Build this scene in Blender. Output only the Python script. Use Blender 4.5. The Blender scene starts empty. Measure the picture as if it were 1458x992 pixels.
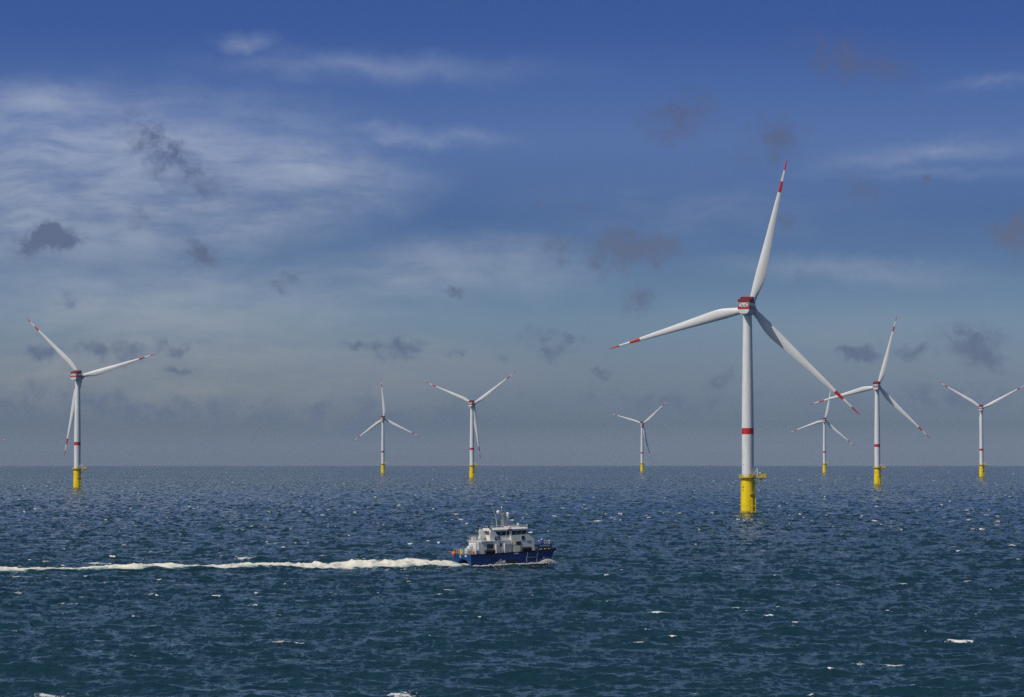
import bpy, math, random
import numpy as np
from mathutils import Vector, Matrix, Euler

S = bpy.context.scene
COL = S.collection
rad = math.radians
random.seed(7)
R_EARTH = 6.371e6
CAM_H = 23.3
F_PX = 4200.0            # focal length in photo pixels (long lens)

# ------------------------------------------------------------------ camera
cd = bpy.data.cameras.new("camera")
cam = bpy.data.objects.new("camera", cd)
COL.objects.link(cam)
cd.sensor_width = 36.0
cd.lens = 36.0 * F_PX / 1458.0
cd.clip_start = 1.0
cd.clip_end = 80000.0
cam.location = (0, 0, CAM_H)
cam.rotation_euler = (rad(90) + math.atan(155.6 / F_PX), 0, 0)
S.camera = cam

# ------------------------------------------------------------------ sun, exposure
SUN_EL, SUN_AZ = rad(46), rad(233)      # azimuth clockwise from +Y: behind the camera, to the left
ld = bpy.data.lights.new("sun", 'SUN')
ld.energy = 3.0
ld.color = (1.0, 0.93, 0.82)
ld.angle = rad(0.5)
sun = bpy.data.objects.new("sun", ld)
COL.objects.link(sun)
sd = Vector((math.sin(SUN_AZ) * math.cos(SUN_EL), math.cos(SUN_AZ) * math.cos(SUN_EL), math.sin(SUN_EL)))
sun.rotation_euler = (-sd).to_track_quat('-Z', 'Y').to_euler()
sun.location = (0, 0, 400)

S.view_settings.view_transform = 'Standard'
S.view_settings.look = 'None'
S.view_settings.exposure = 0.0
S.view_settings.gamma = 1.0
S.view_settings.use_curve_mapping = False
try:
    S.cycles.use_denoising = False
    S.cycles.max_bounces = 6
    S.cycles.volume_bounces = 1
    S.cycles.transparent_max_bounces = 64
    S.cycles.sample_clamp_indirect = 4.0
except Exception:
    pass

# ------------------------------------------------------------------ node helpers
class NT:
    def __init__(s, tree):
        s.t = tree
    def n(s, kind, **kw):
        nd = s.t.nodes.new(kind)
        for k, v in kw.items():
            setattr(nd, k, v)
        return nd
    def put(s, sock, v):
        if isinstance(v, bpy.types.NodeSocket):
            s.t.links.new(v, sock)
        elif v is not None:
            sock.default_value = v
    def math(s, op, a, b=None, c=None, clamp=False):
        nd = s.n('ShaderNodeMath', operation=op, use_clamp=clamp)
        for i, v in enumerate((a, b, c)):
            s.put(nd.inputs[i], v)
        return nd.outputs[0]
    def vec(s, op, a, b=None, c=None, out=0):
        nd = s.n('ShaderNodeVectorMath', operation=op)
        for i, v in enumerate((a, b, c)):
            if v is not None:
                s.put(nd.inputs[i], v)
        return nd.outputs[out]
    def scale(s, a, f):
        nd = s.n('ShaderNodeVectorMath', operation='SCALE')
        s.put(nd.inputs[0], a)
        s.put(nd.inputs['Scale'], f)
        return nd.outputs[0]
    def smooth(s, v, lo, hi, t0=0.0, t1=1.0):
        nd = s.n('ShaderNodeMapRange', interpolation_type='SMOOTHSTEP')
        s.put(nd.inputs[0], v)
        for i, q in enumerate((lo, hi, t0, t1)):
            s.put(nd.inputs[i + 1], q)
        return nd.outputs[0]
    def noise(s, v, scale, detail=3.0, rough=0.55, dist=0.0, out=0):
        nd = s.n('ShaderNodeTexNoise')
        s.put(nd.inputs['Vector'], v)
        nd.inputs['Scale'].default_value = scale
        nd.inputs['Detail'].default_value = detail
        nd.inputs['Roughness'].default_value = rough
        nd.inputs['Distortion'].default_value = dist
        return nd.outputs[out]
    def mix(s, f, a, b, mode='MIX'):
        nd = s.n('ShaderNodeMix', data_type='RGBA', blend_type=mode)
        s.put(nd.inputs[0], f)
        s.put(nd.inputs[6], a)
        s.put(nd.inputs[7], b)
        return nd.outputs[2]
    def ramp(s, v, stops, interp='LINEAR'):
        nd = s.n('ShaderNodeValToRGB')
        s.put(nd.inputs[0], v)
        cr = nd.color_ramp
        cr.interpolation = interp
        while len(cr.elements) < len(stops):
            cr.elements.new(0.5)
        for e, (p, c) in zip(cr.elements, stops):
            e.position = p
            e.color = (c[0], c[1], c[2], 1.0)
        return nd.outputs[0]
    def xyz(s, x, y, z):
        nd = s.n('ShaderNodeCombineXYZ')
        for i, v in enumerate((x, y, z)):
            s.put(nd.inputs[i], v)
        return nd.outputs[0]
    def sep(s, v):
        nd = s.n('ShaderNodeSeparateXYZ')
        s.put(nd.inputs[0], v)
        return nd.outputs

def lin(r, g, b):
    f = lambda c: c / 12.92 if c <= 0.04045 else ((c + 0.055) / 1.055) ** 2.4
    return (f(r / 255), f(g / 255), f(b / 255))

# ------------------------------------------------------------------ sky (world)
W = bpy.data.worlds.new("World")
S.world = W
W.use_nodes = True
W.node_tree.nodes.clear()
w = NT(W.node_tree)
tc = w.n('ShaderNodeTexCoord')
dirv = tc.outputs['Generated']
sx, sy, sz = w.sep(dirv)
sky = w.n('ShaderNodeTexSky', sky_type='NISHITA')
sky.sun_disc = False
sky.sun_elevation = SUN_EL
sky.sun_rotation = SUN_AZ
sky.altitude = 0
sky.air_density = 1.0
sky.dust_density = 0.6
sky.ozone_density = 3.0
# the clear deep blue comes down close to the horizon: steeper elevation into the sky model
zz = w.math('MULTIPLY', w.math('MAXIMUM', sz, 0.0), 3.5)
skyv = w.vec('NORMALIZE', w.xyz(sx, sy, w.math('ADD', zz, 0.01)))
w.put(sky.inputs[0], skyv)
SKY_STR = 0.10
# elevation expressed as pixels of a 4200 px lens (1 deg = 73)
yc = w.math('MAXIMUM', sy, 0.12)
U = w.math('MULTIPLY', w.math('DIVIDE', sx, yc), F_PX)
V = w.math('MULTIPLY', w.math('DIVIDE', sz, yc), F_PX)
el = w.math('DIVIDE', w.math('MULTIPLY', sz, F_PX), 1000.0)     # 0 horizon .. 0.65 top of frame .. 4.2 zenith
TINT = [(0.0, (0.31, 0.365, 0.505)),
        (0.024, (0.26, 0.288, 0.385)),
        (0.064, (0.515, 0.464, 0.475)),
        (0.1, (0.63, 0.63, 0.599)),
        (0.174, (0.451, 0.537, 0.712)),
        (0.226, (0.713, 0.759, 0.987)),
        (0.269, (0.57, 0.69, 1.016)),
        (0.304, (0.44, 0.584, 1.003)),
        (0.326, (0.4, 0.59, 0.978)),
        (0.37, (1.25, 1.3, 1.15)), (0.5, (1.5, 1.5, 1.27)), (0.7, (1.2, 1.25, 1.12)), (1.0, (0.62, 0.7, 0.85))]
tint = w.ramp(w.math('MULTIPLY', el, 0.5), TINT)
base = w.mix(1.0, sky.outputs[0], tint, 'MULTIPLY')
# ---- clouds
P = w.xyz(U, V, 0.0)
warp1 = w.scale(w.vec('SUBTRACT', w.noise(P, 0.011, 4, 0.6, out=1), (0.5, 0.5, 0.5)), 75.0)
warp2 = w.scale(w.vec('SUBTRACT', w.noise(P, 0.045, 3, 0.55, out=1), (0.5, 0.5, 0.5)), 38.0)
Pw = w.vec('ADD', P, w.vec('ADD', warp1, warp2))
Pw = w.vec('MULTIPLY', Pw, (1, 1, 0))
def blob_field(items, src):
    acc = None
    for (px, py, rx, ry, st, tilt) in items:
        u0, v0 = px - 729.0, 651.6 - py
        c, s_ = math.cos(rad(tilt)), math.sin(rad(tilt))
        d = w.vec('SUBTRACT', src, (u0, v0, 0))
        if tilt:
            a = w.vec('DOT_PRODUCT', d, (c / rx, s_ / rx, 0), out=1)
            b = w.vec('DOT_PRODUCT', d, (-s_ / ry, c / ry, 0), out=1)
            d = w.xyz(a, b, 0.0)
        else:
            d = w.vec('MULTIPLY', d, (1 / rx, 1 / ry, 0))
        ln = w.vec('LENGTH', d, out=1)
        val = w.math('MULTIPLY', w.math('SUBTRACT', 1.0, ln, clamp=True), st)
        acc = val if acc is None else w.math('MAXIMUM', acc, val)
    return acc
DARK = [(65, 337, 80, 38, .95, 0), (288, 358, 52, 30, .75, -25), (240, 225, 140, 50, .57, -34), (205, 308, 34, 34, .45, -50),
        (900, 353, 92, 42, .9, 0), (795, 350, 50, 32, .5, 0), (972, 165, 80, 66, .6, 0), (1100, 195, 70, 60, .56, 0),
        (1215, 80, 160, 60, .54, -10), (1446, 335, 62, 52, .8, 0), (1228, 270, 55, 36, .46, 0), (1320, 260, 18, 13, .5, 0),
        (515, 493, 36, 17, .68, -8), (570, 497, 54, 28, .7, 0), (640, 505, 34, 16, .5, 0), (775, 488, 52, 32, .55, -20),
        (815, 480, 26, 15, .55, 0), (855, 535, 30, 12, .65, 0), (720, 502, 20, 12, .5, 0), (255, 492, 42, 15, .68, 0),
        (255, 524, 46, 16, .6, 0), (65, 507, 44, 19, .62, 5), (155, 506, 75, 26, .62, 0), (1225, 502, 44, 22, .8, -12),
        (1385, 490, 85, 45, .62, -15), (1300, 497, 50, 22, .5, 0), (40, 575, 130, 40, .52, 8), (370, 570, 36, 17, .55, 0),
        (455, 576, 30, 16, .6, 0), (520, 580, 52, 32, .5, 0), (630, 587, 70, 24, .52, 0), (905, 425, 55, 30, .42, 0),
        (105, 430, 44, 26, .42, 0), (395, 405, 52, 20, .45, 0), (650, 413, 26, 12, .55, 0), (1120, 318, 42, 17, .42, 0),
        (760, 292, 22, 12, .45, 0), (1030, 548, 44, 20, .45, 0), (1140, 395, 40, 18, .4, 0), (820, 288, 40, 14, .38, 0), (200, 588, 520, 40, .52, 0), (560, 600, 320, 34, .5, 0), (1000, 575, 500, 30, .42, 0), (1360, 560, 240, 36, .46, 0)]
dk = blob_field(DARK, Pw)
fine = w.noise(w.vec('ADD', P, w.scale(warp2, 0.6)), 0.03, 5, 0.6)
fine2 = w.noise(P, 0.11, 5, 0.65)
fsum = w.math('ADD', w.math('MULTIPLY', w.smooth(fine, 0.3, 0.7), 0.8), w.math('MULTIPLY', w.smooth(fine2, 0.3, 0.7), 0.12))
dens = w.math('MULTIPLY', dk, w.math('ADD', 0.38, w.math('MULTIPLY', fsum, 1.25)))
dark_mask = w.smooth(dens, 0.05, 0.70)
# cirrus veils
CIRR = [(120, 260, 560, 190, 1.0, 0), (430, 240, 260, 60, .8, -4), (640, 385, 330, 75, .7, 2), (350, 58, 70, 26, .55, -6),
        (520, 95, 420, 38, .36, -1), (200, 440, 620, 130, .75, 0), (600, 192, 190, 26, .6, -4), (1330, 215, 300, 34, .42, 7),
        (1200, 385, 360, 34, .42, -3), (1410, 118, 160, 20, .3, 8), (1330, 245, 300, 22, .3, 3), (60, 150, 300, 70, .6, 0),
        (1200, 470, 500, 90, .3, 0), (1000, 300, 420, 80, .28, 0), (230, 520, 720, 105, .85, 0), (440, 272, 210, 60, .8, -5), (300, 312, 260, 60, .8, 0), (330, 300, 240, 60, .7, 0)]
ci = blob_field(CIRR, w.vec('ADD', P, w.scale(warp1, 0.8)))
cw = w.vec('ADD', P, w.scale(w.vec('SUBTRACT', w.noise(P, 0.004, 3, 0.5, out=1), (0.5, 0.5, 0.5)), 70.0))
streak = w.noise(w.vec('MULTIPLY', cw, (0.0026, 0.0125, 0.0)), 1.0, 5, 0.55, 0.15)
wisp = w.noise(w.vec('MULTIPLY', cw, (0.010, 0.034, 0.0)), 1.0, 5, 0.55, 0.1)
veil = w.smooth(ci, 0.0, 0.8)
strand = w.noise(w.vec('MULTIPLY', w.vec('ADD', cw, w.scale(warp2, 0.35)), (0.014, 0.10, 0.0)), 1.0, 6, 0.62, 0.2)
stk = w.smooth(w.math('ADD', w.math('ADD', w.math('MULTIPLY', streak, 0.52), w.math('MULTIPLY', wisp, 0.36)), w.math('MULTIPLY', strand, 0.12)), 0.36, 0.62, 0.30, 1.0)
cirr = w.math('MULTIPLY', veil, stk)
white = w.scale(w.ramp(w.math('MULTIPLY', el, 1.5), [(0.16, lin(143, 147, 151)), (0.35, lin(150, 163, 180)), (0.7, lin(160, 173, 196))]), 1.0 / SKY_STR)
bg = w.n('ShaderNodeBackground')
bg.inputs['Strength'].default_value = SKY_STR
k = 1.0 / SKY_STR
c1 = w.mix(w.math('MULTIPLY', cirr, 0.85), base, white)
dcol = w.ramp(w.math('MULTIPLY', el, 1.5), [(0.0, tuple(v * k * 0.1 for v in lin(100, 114, 134))), (0.45, tuple(v * k * 0.1 for v in lin(94, 108, 137))), (1.0, tuple(v * k * 0.1 for v in lin(76, 92, 138)))])
dcol = w.scale(dcol, 10.0)
c2 = w.mix(w.math('MULTIPLY', dark_mask, 0.95), c1, dcol)
front = w.smooth(sy, 0.15, 0.4)
c3 = w.mix(front, base, c2)
w.put(bg.inputs['Color'], c3)
wo = w.n('ShaderNodeOutputWorld')
w.put(wo.inputs['Surface'], bg.outputs[0])

# ------------------------------------------------------------------ materials
def principled(name):
    m = bpy.data.materials.new(name)
    m.use_nodes = True
    nt = NT(m.node_tree)
    p = m.node_tree.nodes['Principled BSDF']
    return m, nt, p

def paint(name, col, rough=0.45, wear=0.10, scale=1.2, spec=0.5, metal=0.0, streak=True):
    m, nt, p = principled(name)
    t = nt.n('ShaderNodeTexCoord').outputs['Object']
    a = nt.noise(nt.vec('MULTIPLY', t, (1.0, 1.0, 0.18 if streak else 1.0)), scale, 5, 0.6)
    b = nt.noise(t, scale * 6, 4, 0.6)
    f = nt.math('ADD', nt.math('MULTIPLY', a, 0.65), nt.math('MULTIPLY', b, 0.35))
    v = nt.smooth(f, 0.3, 0.7, 1.0 - wear, 1.0 + wear * 0.4)
    c = nt.scale(tuple(col), v)
    nt.put(p.inputs['Base Color'], c)
    nt.put(p.inputs['Roughness'], nt.smooth(f, 0.3, 0.7, rough * 0.85, min(1, rough * 1.2)))
    p.inputs['Specular IOR Level'].default_value = spec
    p.inputs['Metallic'].default_value = metal
    return m

M = {}
M['white'] = paint('turbine_white_paint', (0.74, 0.74, 0.72), 0.42, 0.13, 0.5)
M['red'] = paint('signal_red_paint', (0.52, 0.022, 0.02), 0.45, 0.14, 0.8)
M['deep_red'] = paint('winch_platform_red', (0.24, 0.012, 0.022), 0.55, 0.2, 2.0)
M['rail_red'] = paint('winch_rail_red', (0.34, 0.016, 0.024), 0.5, 0.2, 2.0)
M['yellow'] = paint('yellow_marine_paint', (0.92, 0.67, 0.002), 0.5, 0.12, 0.6, spec=0.3)
M['dull_yellow'] = paint('worn_yellow_paint', (0.70, 0.50, 0.02), 0.55, 0.25, 2.0)
M['hub'] = paint('hub_grey_paint', (0.55, 0.57, 0.58), 0.45, 0.1, 0.8)
M['dark'] = paint('dark_grey', (0.02, 0.022, 0.025), 0.6, 0.2, 2.0)
M['grey'] = paint('mid_grey_paint', (0.30, 0.31, 0.32), 0.5, 0.15, 1.5)
M['tide'] = paint('tidal_growth', (0.42, 0.33, 0.03), 0.8, 0.4, 3.0)
M['boat_white'] = paint('boat_white_paint', (0.76, 0.75, 0.70), 0.4, 0.12, 1.5)
M['boat_grey'] = paint('boat_grey_paint', (0.42, 0.43, 0.44), 0.5, 0.14, 1.5)
M['blue'] = paint('navy_hull_paint', (0.007, 0.05, 0.19), 0.3, 0.22, 0.8)
M['bright_blue'] = paint('bright_blue_paint', (0.012, 0.05, 0.42), 0.4, 0.1, 2.0)
M['antifoul'] = paint('red_antifouling', (0.24, 0.025, 0.015), 0.6, 0.3, 1.0)
M['thin_red'] = paint('red_line_paint', (0.30, 0.02, 0.02), 0.5, 0.1, 1.0)
M['rubber'] = paint('black_rubber', (0.012, 0.012, 0.014), 0.75, 0.3, 3.0)
M['orange'] = paint('orange_buoy', (0.85, 0.16, 0.01), 0.45, 0.06, 2.0)
M['steel'] = paint('galvanised_rail', (0.52, 0.50, 0.44), 0.4, 0.15, 3.0, metal=0.3)
M['deck'] = paint('deck_grey', (0.20, 0.21, 0.20), 0.7, 0.25, 2.0)
def glass_mat():
    m, nt, p = principled('dark_window_glass')
    t = nt.n('ShaderNodeTexCoord').outputs['Object']
    nt.put(p.inputs['Base Color'], nt.ramp(nt.noise(t, 0.9, 2), [(0.35, (0.008, 0.012, 0.014)), (0.65, (0.05, 0.065, 0.07))]))
    p.inputs['Roughness'].default_value = 0.06
    return m
M['glass'] = glass_mat()

# ------------------------------------------------------------------ mesh builder
class MB:
    def __init__(s):
        s.v, s.f, s.m, s.sm = [], [], [], []
    def add(s, vs, fs, mat=0, smooth=False):
        o = len(s.v)
        s.v += [tuple(q) for q in vs]
        for f in fs:
            s.f.append(tuple(i + o for i in f))
            s.m.append(mat)
            s.sm.append(smooth)
    def box(s, c, d, mat=0, rot=None, taper=1.0):
        hx, hy, hz = d[0] / 2, d[1] / 2, d[2] / 2
        vs = []
        for z in (-hz, hz):
            t = 1.0 if z < 0 else taper
            vs += [Vector((x * t, y * t, z)) for x, y in ((-hx, -hy), (hx, -hy), (hx, hy), (-hx, hy))]
        if rot is not None:
            mm = Euler(rot).to_matrix()
            vs = [mm @ q for q in vs]
        vs = [q + Vector(c) for q in vs]
        s.add(vs, [(0, 3, 2, 1), (4, 5, 6, 7), (0, 1, 5, 4), (1, 2, 6, 5), (2, 3, 7, 6), (3, 0, 4, 7)], mat)
    def span(s, lo, hi, mat=0):
        s.box([(a + b) / 2 for a, b in zip(lo, hi)], [b - a for a, b in zip(lo, hi)], mat)
    def cyl(s, p0, p1, r0, r1=None, n=16, mat=0, caps=True):
        r1 = r0 if r1 is None else r1
        p0, p1 = Vector(p0), Vector(p1)
        q = (p1 - p0).to_track_quat('Z', 'Y')
        ring = [(math.cos(2 * math.pi * i / n), math.sin(2 * math.pi * i / n)) for i in range(n)]
        a = [p0 + q @ Vector((c * r0, d * r0, 0)) for c, d in ring]
        b = [p1 + q @ Vector((c * r1, d * r1, 0)) for c, d in ring]
        s.add(a + b, [(i, (i + 1) % n, n + (i + 1) % n, n + i) for i in range(n)], mat, n > 6)
        if caps:
            s.add(a, [tuple(reversed(range(n)))], mat)
            s.add(b, [tuple(range(n))], mat)
    def path(s, pts, r, n=6, mat=0):
        for a, b in zip(pts[:-1], pts[1:]):
            s.cyl(a, b, r, r, n, mat)
    def revolve(s, prof, n=48, mats=None, axis='Z', origin=(0, 0, 0), mat=0):
        """prof: list of (r, h); mats: one slot per segment"""
        o = Vector(origin)
        rings = []
        for r, h in prof:
            rg = []
            for i in range(n):
                a = 2 * math.pi * i / n
                p = (r * math.cos(a), r * math.sin(a), h)
                if axis == 'Y':
                    p = (r * math.cos(a), h, -r * math.sin(a))
                elif axis == 'X':
                    p = (h, r * math.cos(a), r * math.sin(a))
                rg.append(o + Vector(p))
            rings.append(rg)
        for k_ in range(len(rings) - 1):
            s.add(rings[k_] + rings[k_ + 1], [(i, (i + 1) % n, n + (i + 1) % n, n + i) for i in range(n)],
                  mats[k_] if mats else mat, True)
    def loft(s, secs, mat=0, mats=None, smooth=True, closed=True, caps=True):
        n = len(secs[0])
        o = len(s.v)
        for sc in secs:
            s.v += [tuple(q) for q in sc]
        m = n if closed else n - 1
        for k_ in range(len(secs) - 1):
            for i in range(m):
                j = (i + 1) % n
                s.f.append((o + k_ * n + i, o + k_ * n + j, o + (k_ + 1) * n + j, o + (k_ + 1) * n + i))
                s.m.append(mats(k_, i) if mats else mat)
                s.sm.append(smooth)
        if caps:
            s.add(secs[0], [tuple(reversed(range(n)))], mats(0, -1) if mats else mat)
            s.add(secs[-1], [tuple(range(n))], mats(len(secs) - 2, -1) if mats else mat)
    def sphere(s, c, r, n=16, m=10, mat=0, sz=1.0):
        prof = [(max(1e-4, r * math.sin(math.pi * i / m)), -r * sz * math.cos(math.pi * i / m)) for i in range(m + 1)]
        s.revolve(prof, n, origin=c, mat=mat)
    def build(s, name, mats, parent=None):
        me = bpy.data.meshes.new(name)
        me.from_pydata(s.v, [], s.f)
        for mm in (mats if isinstance(mats, (list, tuple)) else [mats]):
            me.materials.append(M[mm] if isinstance(mm, str) else mm)
        me.polygons.foreach_set('material_index', s.m)
        me.polygons.foreach_set('use_smooth', s.sm)
        me.update()
        ob = bpy.data.objects.new(name, me)
        COL.objects.link(ob)
        if parent:
            ob.parent = parent
        return ob

def tag(o, label=None, cat=None, group=None, kind=None):
    for k_, v in (('label', label), ('category', cat), ('group', group), ('kind', kind)):
        if v:
            o[k_] = v

def empty(name, loc=(0, 0, 0), rz=0.0):
    o = bpy.data.objects.new(name, None)
    COL.objects.link(o)
    o.location = loc
    o.rotation_euler = (0, 0, rz)
    o.empty_display_size = 1.0
    return o

def text_mesh(name, body, size, mat, parent, loc, rot, thick=0.01):
    cu = bpy.data.curves.new(name, 'FONT')
    cu.body = body
    cu.size = size
    cu.extrude = thick
    cu.align_x = 'CENTER'
    cu.align_y = 'CENTER'
    tmp = bpy.data.objects.new(name + '_curve', cu)
    COL.objects.link(tmp)
    bpy.context.view_layer.update()
    me = bpy.data.meshes.new_from_object(tmp.evaluated_get(bpy.context.evaluated_depsgraph_get()))
    bpy.data.objects.remove(tmp)
    bpy.data.curves.remove(cu)
    me.name = name
    me.materials.clear()
    me.materials.append(M[mat])
    ob = bpy.data.objects.new(name, me)
    COL.objects.link(ob)
    ob.parent = parent
    ob.location = loc
    ob.rotation_euler = rot
    return ob

def sea_z(x, y):
    return -(x * x + y * y) / (2 * R_EARTH)

# ------------------------------------------------------------------ the sea
rng = np.random.default_rng(11)
NW = 150
WIND = rad(180 + 18.6)                 # waves run towards the camera (direction of travel, clockwise from +Y)
lam = np.exp(rng.uniform(math.log(1.2), math.log(40.0), NW))
kk = 2 * np.pi / lam
spread = np.where(lam > 14, 0.36, np.where(lam > 4, 0.5, 0.7))
ang = WIND + rng.normal(0, 1, NW) * spread
dxs, dys = np.sin(ang), np.cos(ang)
steep = 0.036 * np.where(lam > 9, np.exp(-((lam - 9) / 12) ** 2) * .62 + .16, 1.0) * np.where(lam > 30, np.exp(-((lam - 30) / 8) ** 2), 1.0)
amp = steep / kk
ph = rng.uniform(0, 2 * np.pi, NW)
CHOP = 0.9
def waves(x, y):
    """returns dx, dy, dz and a crest sharpness measure at flat positions x, y (float64 arrays)"""
    ox = np.zeros(x.shape, np.float32); oy = ox.copy(); oz = ox.copy(); cr = ox.copy()
    for i in range(NW):
        th = ((kk[i] * dxs[i]) * x + (kk[i] * dys[i]) * y + ph[i])
        th = np.mod(th, 2 * np.pi).astype(np.float32)
        c, s_ = np.cos(th), np.sin(th)
        oz += np.float32(amp[i]) * c
        ox -= np.float32(CHOP * amp[i] * dxs[i]) * s_
        oy -= np.float32(CHOP * amp[i] * dys[i]) * s_
        if lam[i] > 2.6:
            cr += np.float32(steep[i] * min(1.0, 6.0 / lam[i])) * c
    return ox, oy, oz, cr

def gust(x, y):
    g = np.zeros(x.shape)
    r2 = np.random.default_rng(5)
    for L in (60, 85, 120, 180, 260, 400, 600):
        for _ in range(3):
            a = r2.uniform(0, np.pi * 2); p = r2.uniform(0, np.pi * 2)
            g += np.cos(2 * np.pi / L * (np.sin(a) * x * 0.6 + np.cos(a) * y) + p)
    return g / math.sqrt(21 / 2)

fine_az = np.linspace(-rad(12.6), rad(12.6), 1700)
left_az = np.linspace(-math.pi, -rad(12.6), 90)[:-1]
right_az = np.linspace(rad(12.6), math.pi, 90)[1:-1]
az = np.concatenate([left_az, fine_az, right_az])
inv = np.linspace(1 / 235.0, 1 / 20000.0, 1500)
D = np.concatenate([np.array([6, 15, 30, 50, 75, 105, 135, 165, 195, 218.0]), 1 / inv, np.array([23000, 27000, 32000.0])])
na, nd_ = len(az), len(D)
AZ, DD = np.meshgrid(az, D)
X0 = (DD * np.sin(AZ)).ravel(); Y0 = (DD * np.cos(AZ)).ravel()
ox, oy, oz, cr = waves(X0, Y0)
gst = gust(X0, Y0)
# slope carried by waves shorter than the local mesh spacing (they go to the material instead)
row_gap = np.gradient(D)
unres = np.array([math.sqrt(sum(.5 * st_ ** 2 for st_, l_ in zip(steep, lam) if l_ < 2.2 * g_)) for g_ in row_gap])
unres = np.repeat(unres, na)
fade = np.clip((DD.ravel() - 60) / 150, 0, 1)
core = (np.abs(AZ.ravel()) < rad(13))
sgm = cr[core].std()
thr = 2.48 + .12 * np.clip((800 - DD.ravel()) / 400, 0, 1) - 0.3 * gst - 0.4 * np.clip((DD.ravel() - 900) / 2500, 0, 1)
foam = np.clip((cr / sgm - thr) / 0.8, 0, 1) * core
PATCHES = [(1022, 986, 3.6), (572, 988, 2.2), (1366, 917, 2.0), (1228, 943, 1.6), (1275, 945, 1.8), (85, 987, 3.4), (352, 797, 4.0), (140, 803, 4.5), (175, 802, 3.5), (1146, 882, 1.4),
           (848, 742, 3.2), (900, 770, 2.0), (1352, 779, 3.4), (385, 774, 3.0), (270, 775, 3.2), (955, 799, 2.0), (990, 797, 1.6), (240, 742, 2.6), (530, 747, 3.0)]
for (px, pd) in ((1064.6, 1231), (110.5, 2258), (1248.8, 2577), (672, 3406), (1397, 3684)):     # wash at the turbine feet
    q = np.hypot(X0 - (px - 729.0) / F_PX * pd - .8, (Y0 - pd) * .7 + .9)
    foam = np.maximum(foam, np.clip(1.0 - np.abs(q - 2.9) / 1.1, 0, 1) * np.clip(.25 + .3 * cr / sgm, 0, .6))
for (px, py, rr) in PATCHES:           # a few larger breaking crests
    pd = F_PX * CAM_H / (py - 651.6); pxx = (px - 729.0) / F_PX * pd
    q = ((X0 - pxx) / rr) ** 2 + ((Y0 - pd) / (rr * .9)) ** 2
    foam = np.maximum(foam, np.clip(1.2 - q, 0, 1) * np.clip(.62 + .3 * cr / sgm, 0, 1))
foam = (foam ** 0.8).astype(np.float32)
Zs = -(X0 ** 2 + Y0 ** 2) / (2 * R_EARTH)
co = np.empty((len(X0) + 1, 3), np.float32)
co[:-1, 0] = X0 + ox * fade; co[:-1, 1] = Y0 + oy * fade; co[:-1, 2] = Zs + oz * fade
co[-1] = (0, 0, 0)
ii = np.arange(nd_ - 1)[:, None] * na
jj = np.arange(na)[None, :]
jn = (jj + 1) % na
quads = np.stack([ii + jj, ii + na + jj, ii + na + jn, ii + jn], -1).reshape(-1, 4)
quads = quads[:, ::-1]
tris = np.stack([np.full(na, len(X0)), jj[0], jn[0]], -1)[:, ::-1]
me = bpy.data.meshes.new('sea_water')
nl = quads.size + tris.size
npoly = len(quads) + len(tris)
me.vertices.add(len(co)); me.loops.add(nl); me.polygons.add(npoly)
me.vertices.foreach_set('co', co.ravel())
me.loops.foreach_set('vertex_index', np.concatenate([quads.ravel(), tris.ravel()]).astype(np.int32))
starts = np.concatenate([np.arange(len(quads)) * 4, quads.size + np.arange(len(tris)) * 3]).astype(np.int32)
me.polygons.foreach_set('loop_start', starts)
me.polygons.foreach_set('use_smooth', np.ones(npoly, bool))
me.update(calc_edges=True)
at = me.attributes.new('foam', 'FLOAT', 'POINT')
at.data.foreach_set('value', np.concatenate([foam, [0]]).astype(np.float32))
at3 = me.attributes.new('fine_slope', 'FLOAT', 'POINT')
at3.data.foreach_set('value', np.concatenate([unres, [0]]).astype(np.float32))
at2 = me.attributes.new('gust', 'FLOAT', 'POINT')
at2.data.foreach_set('value', np.concatenate([gst, [0]]).astype(np.float32))

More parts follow.
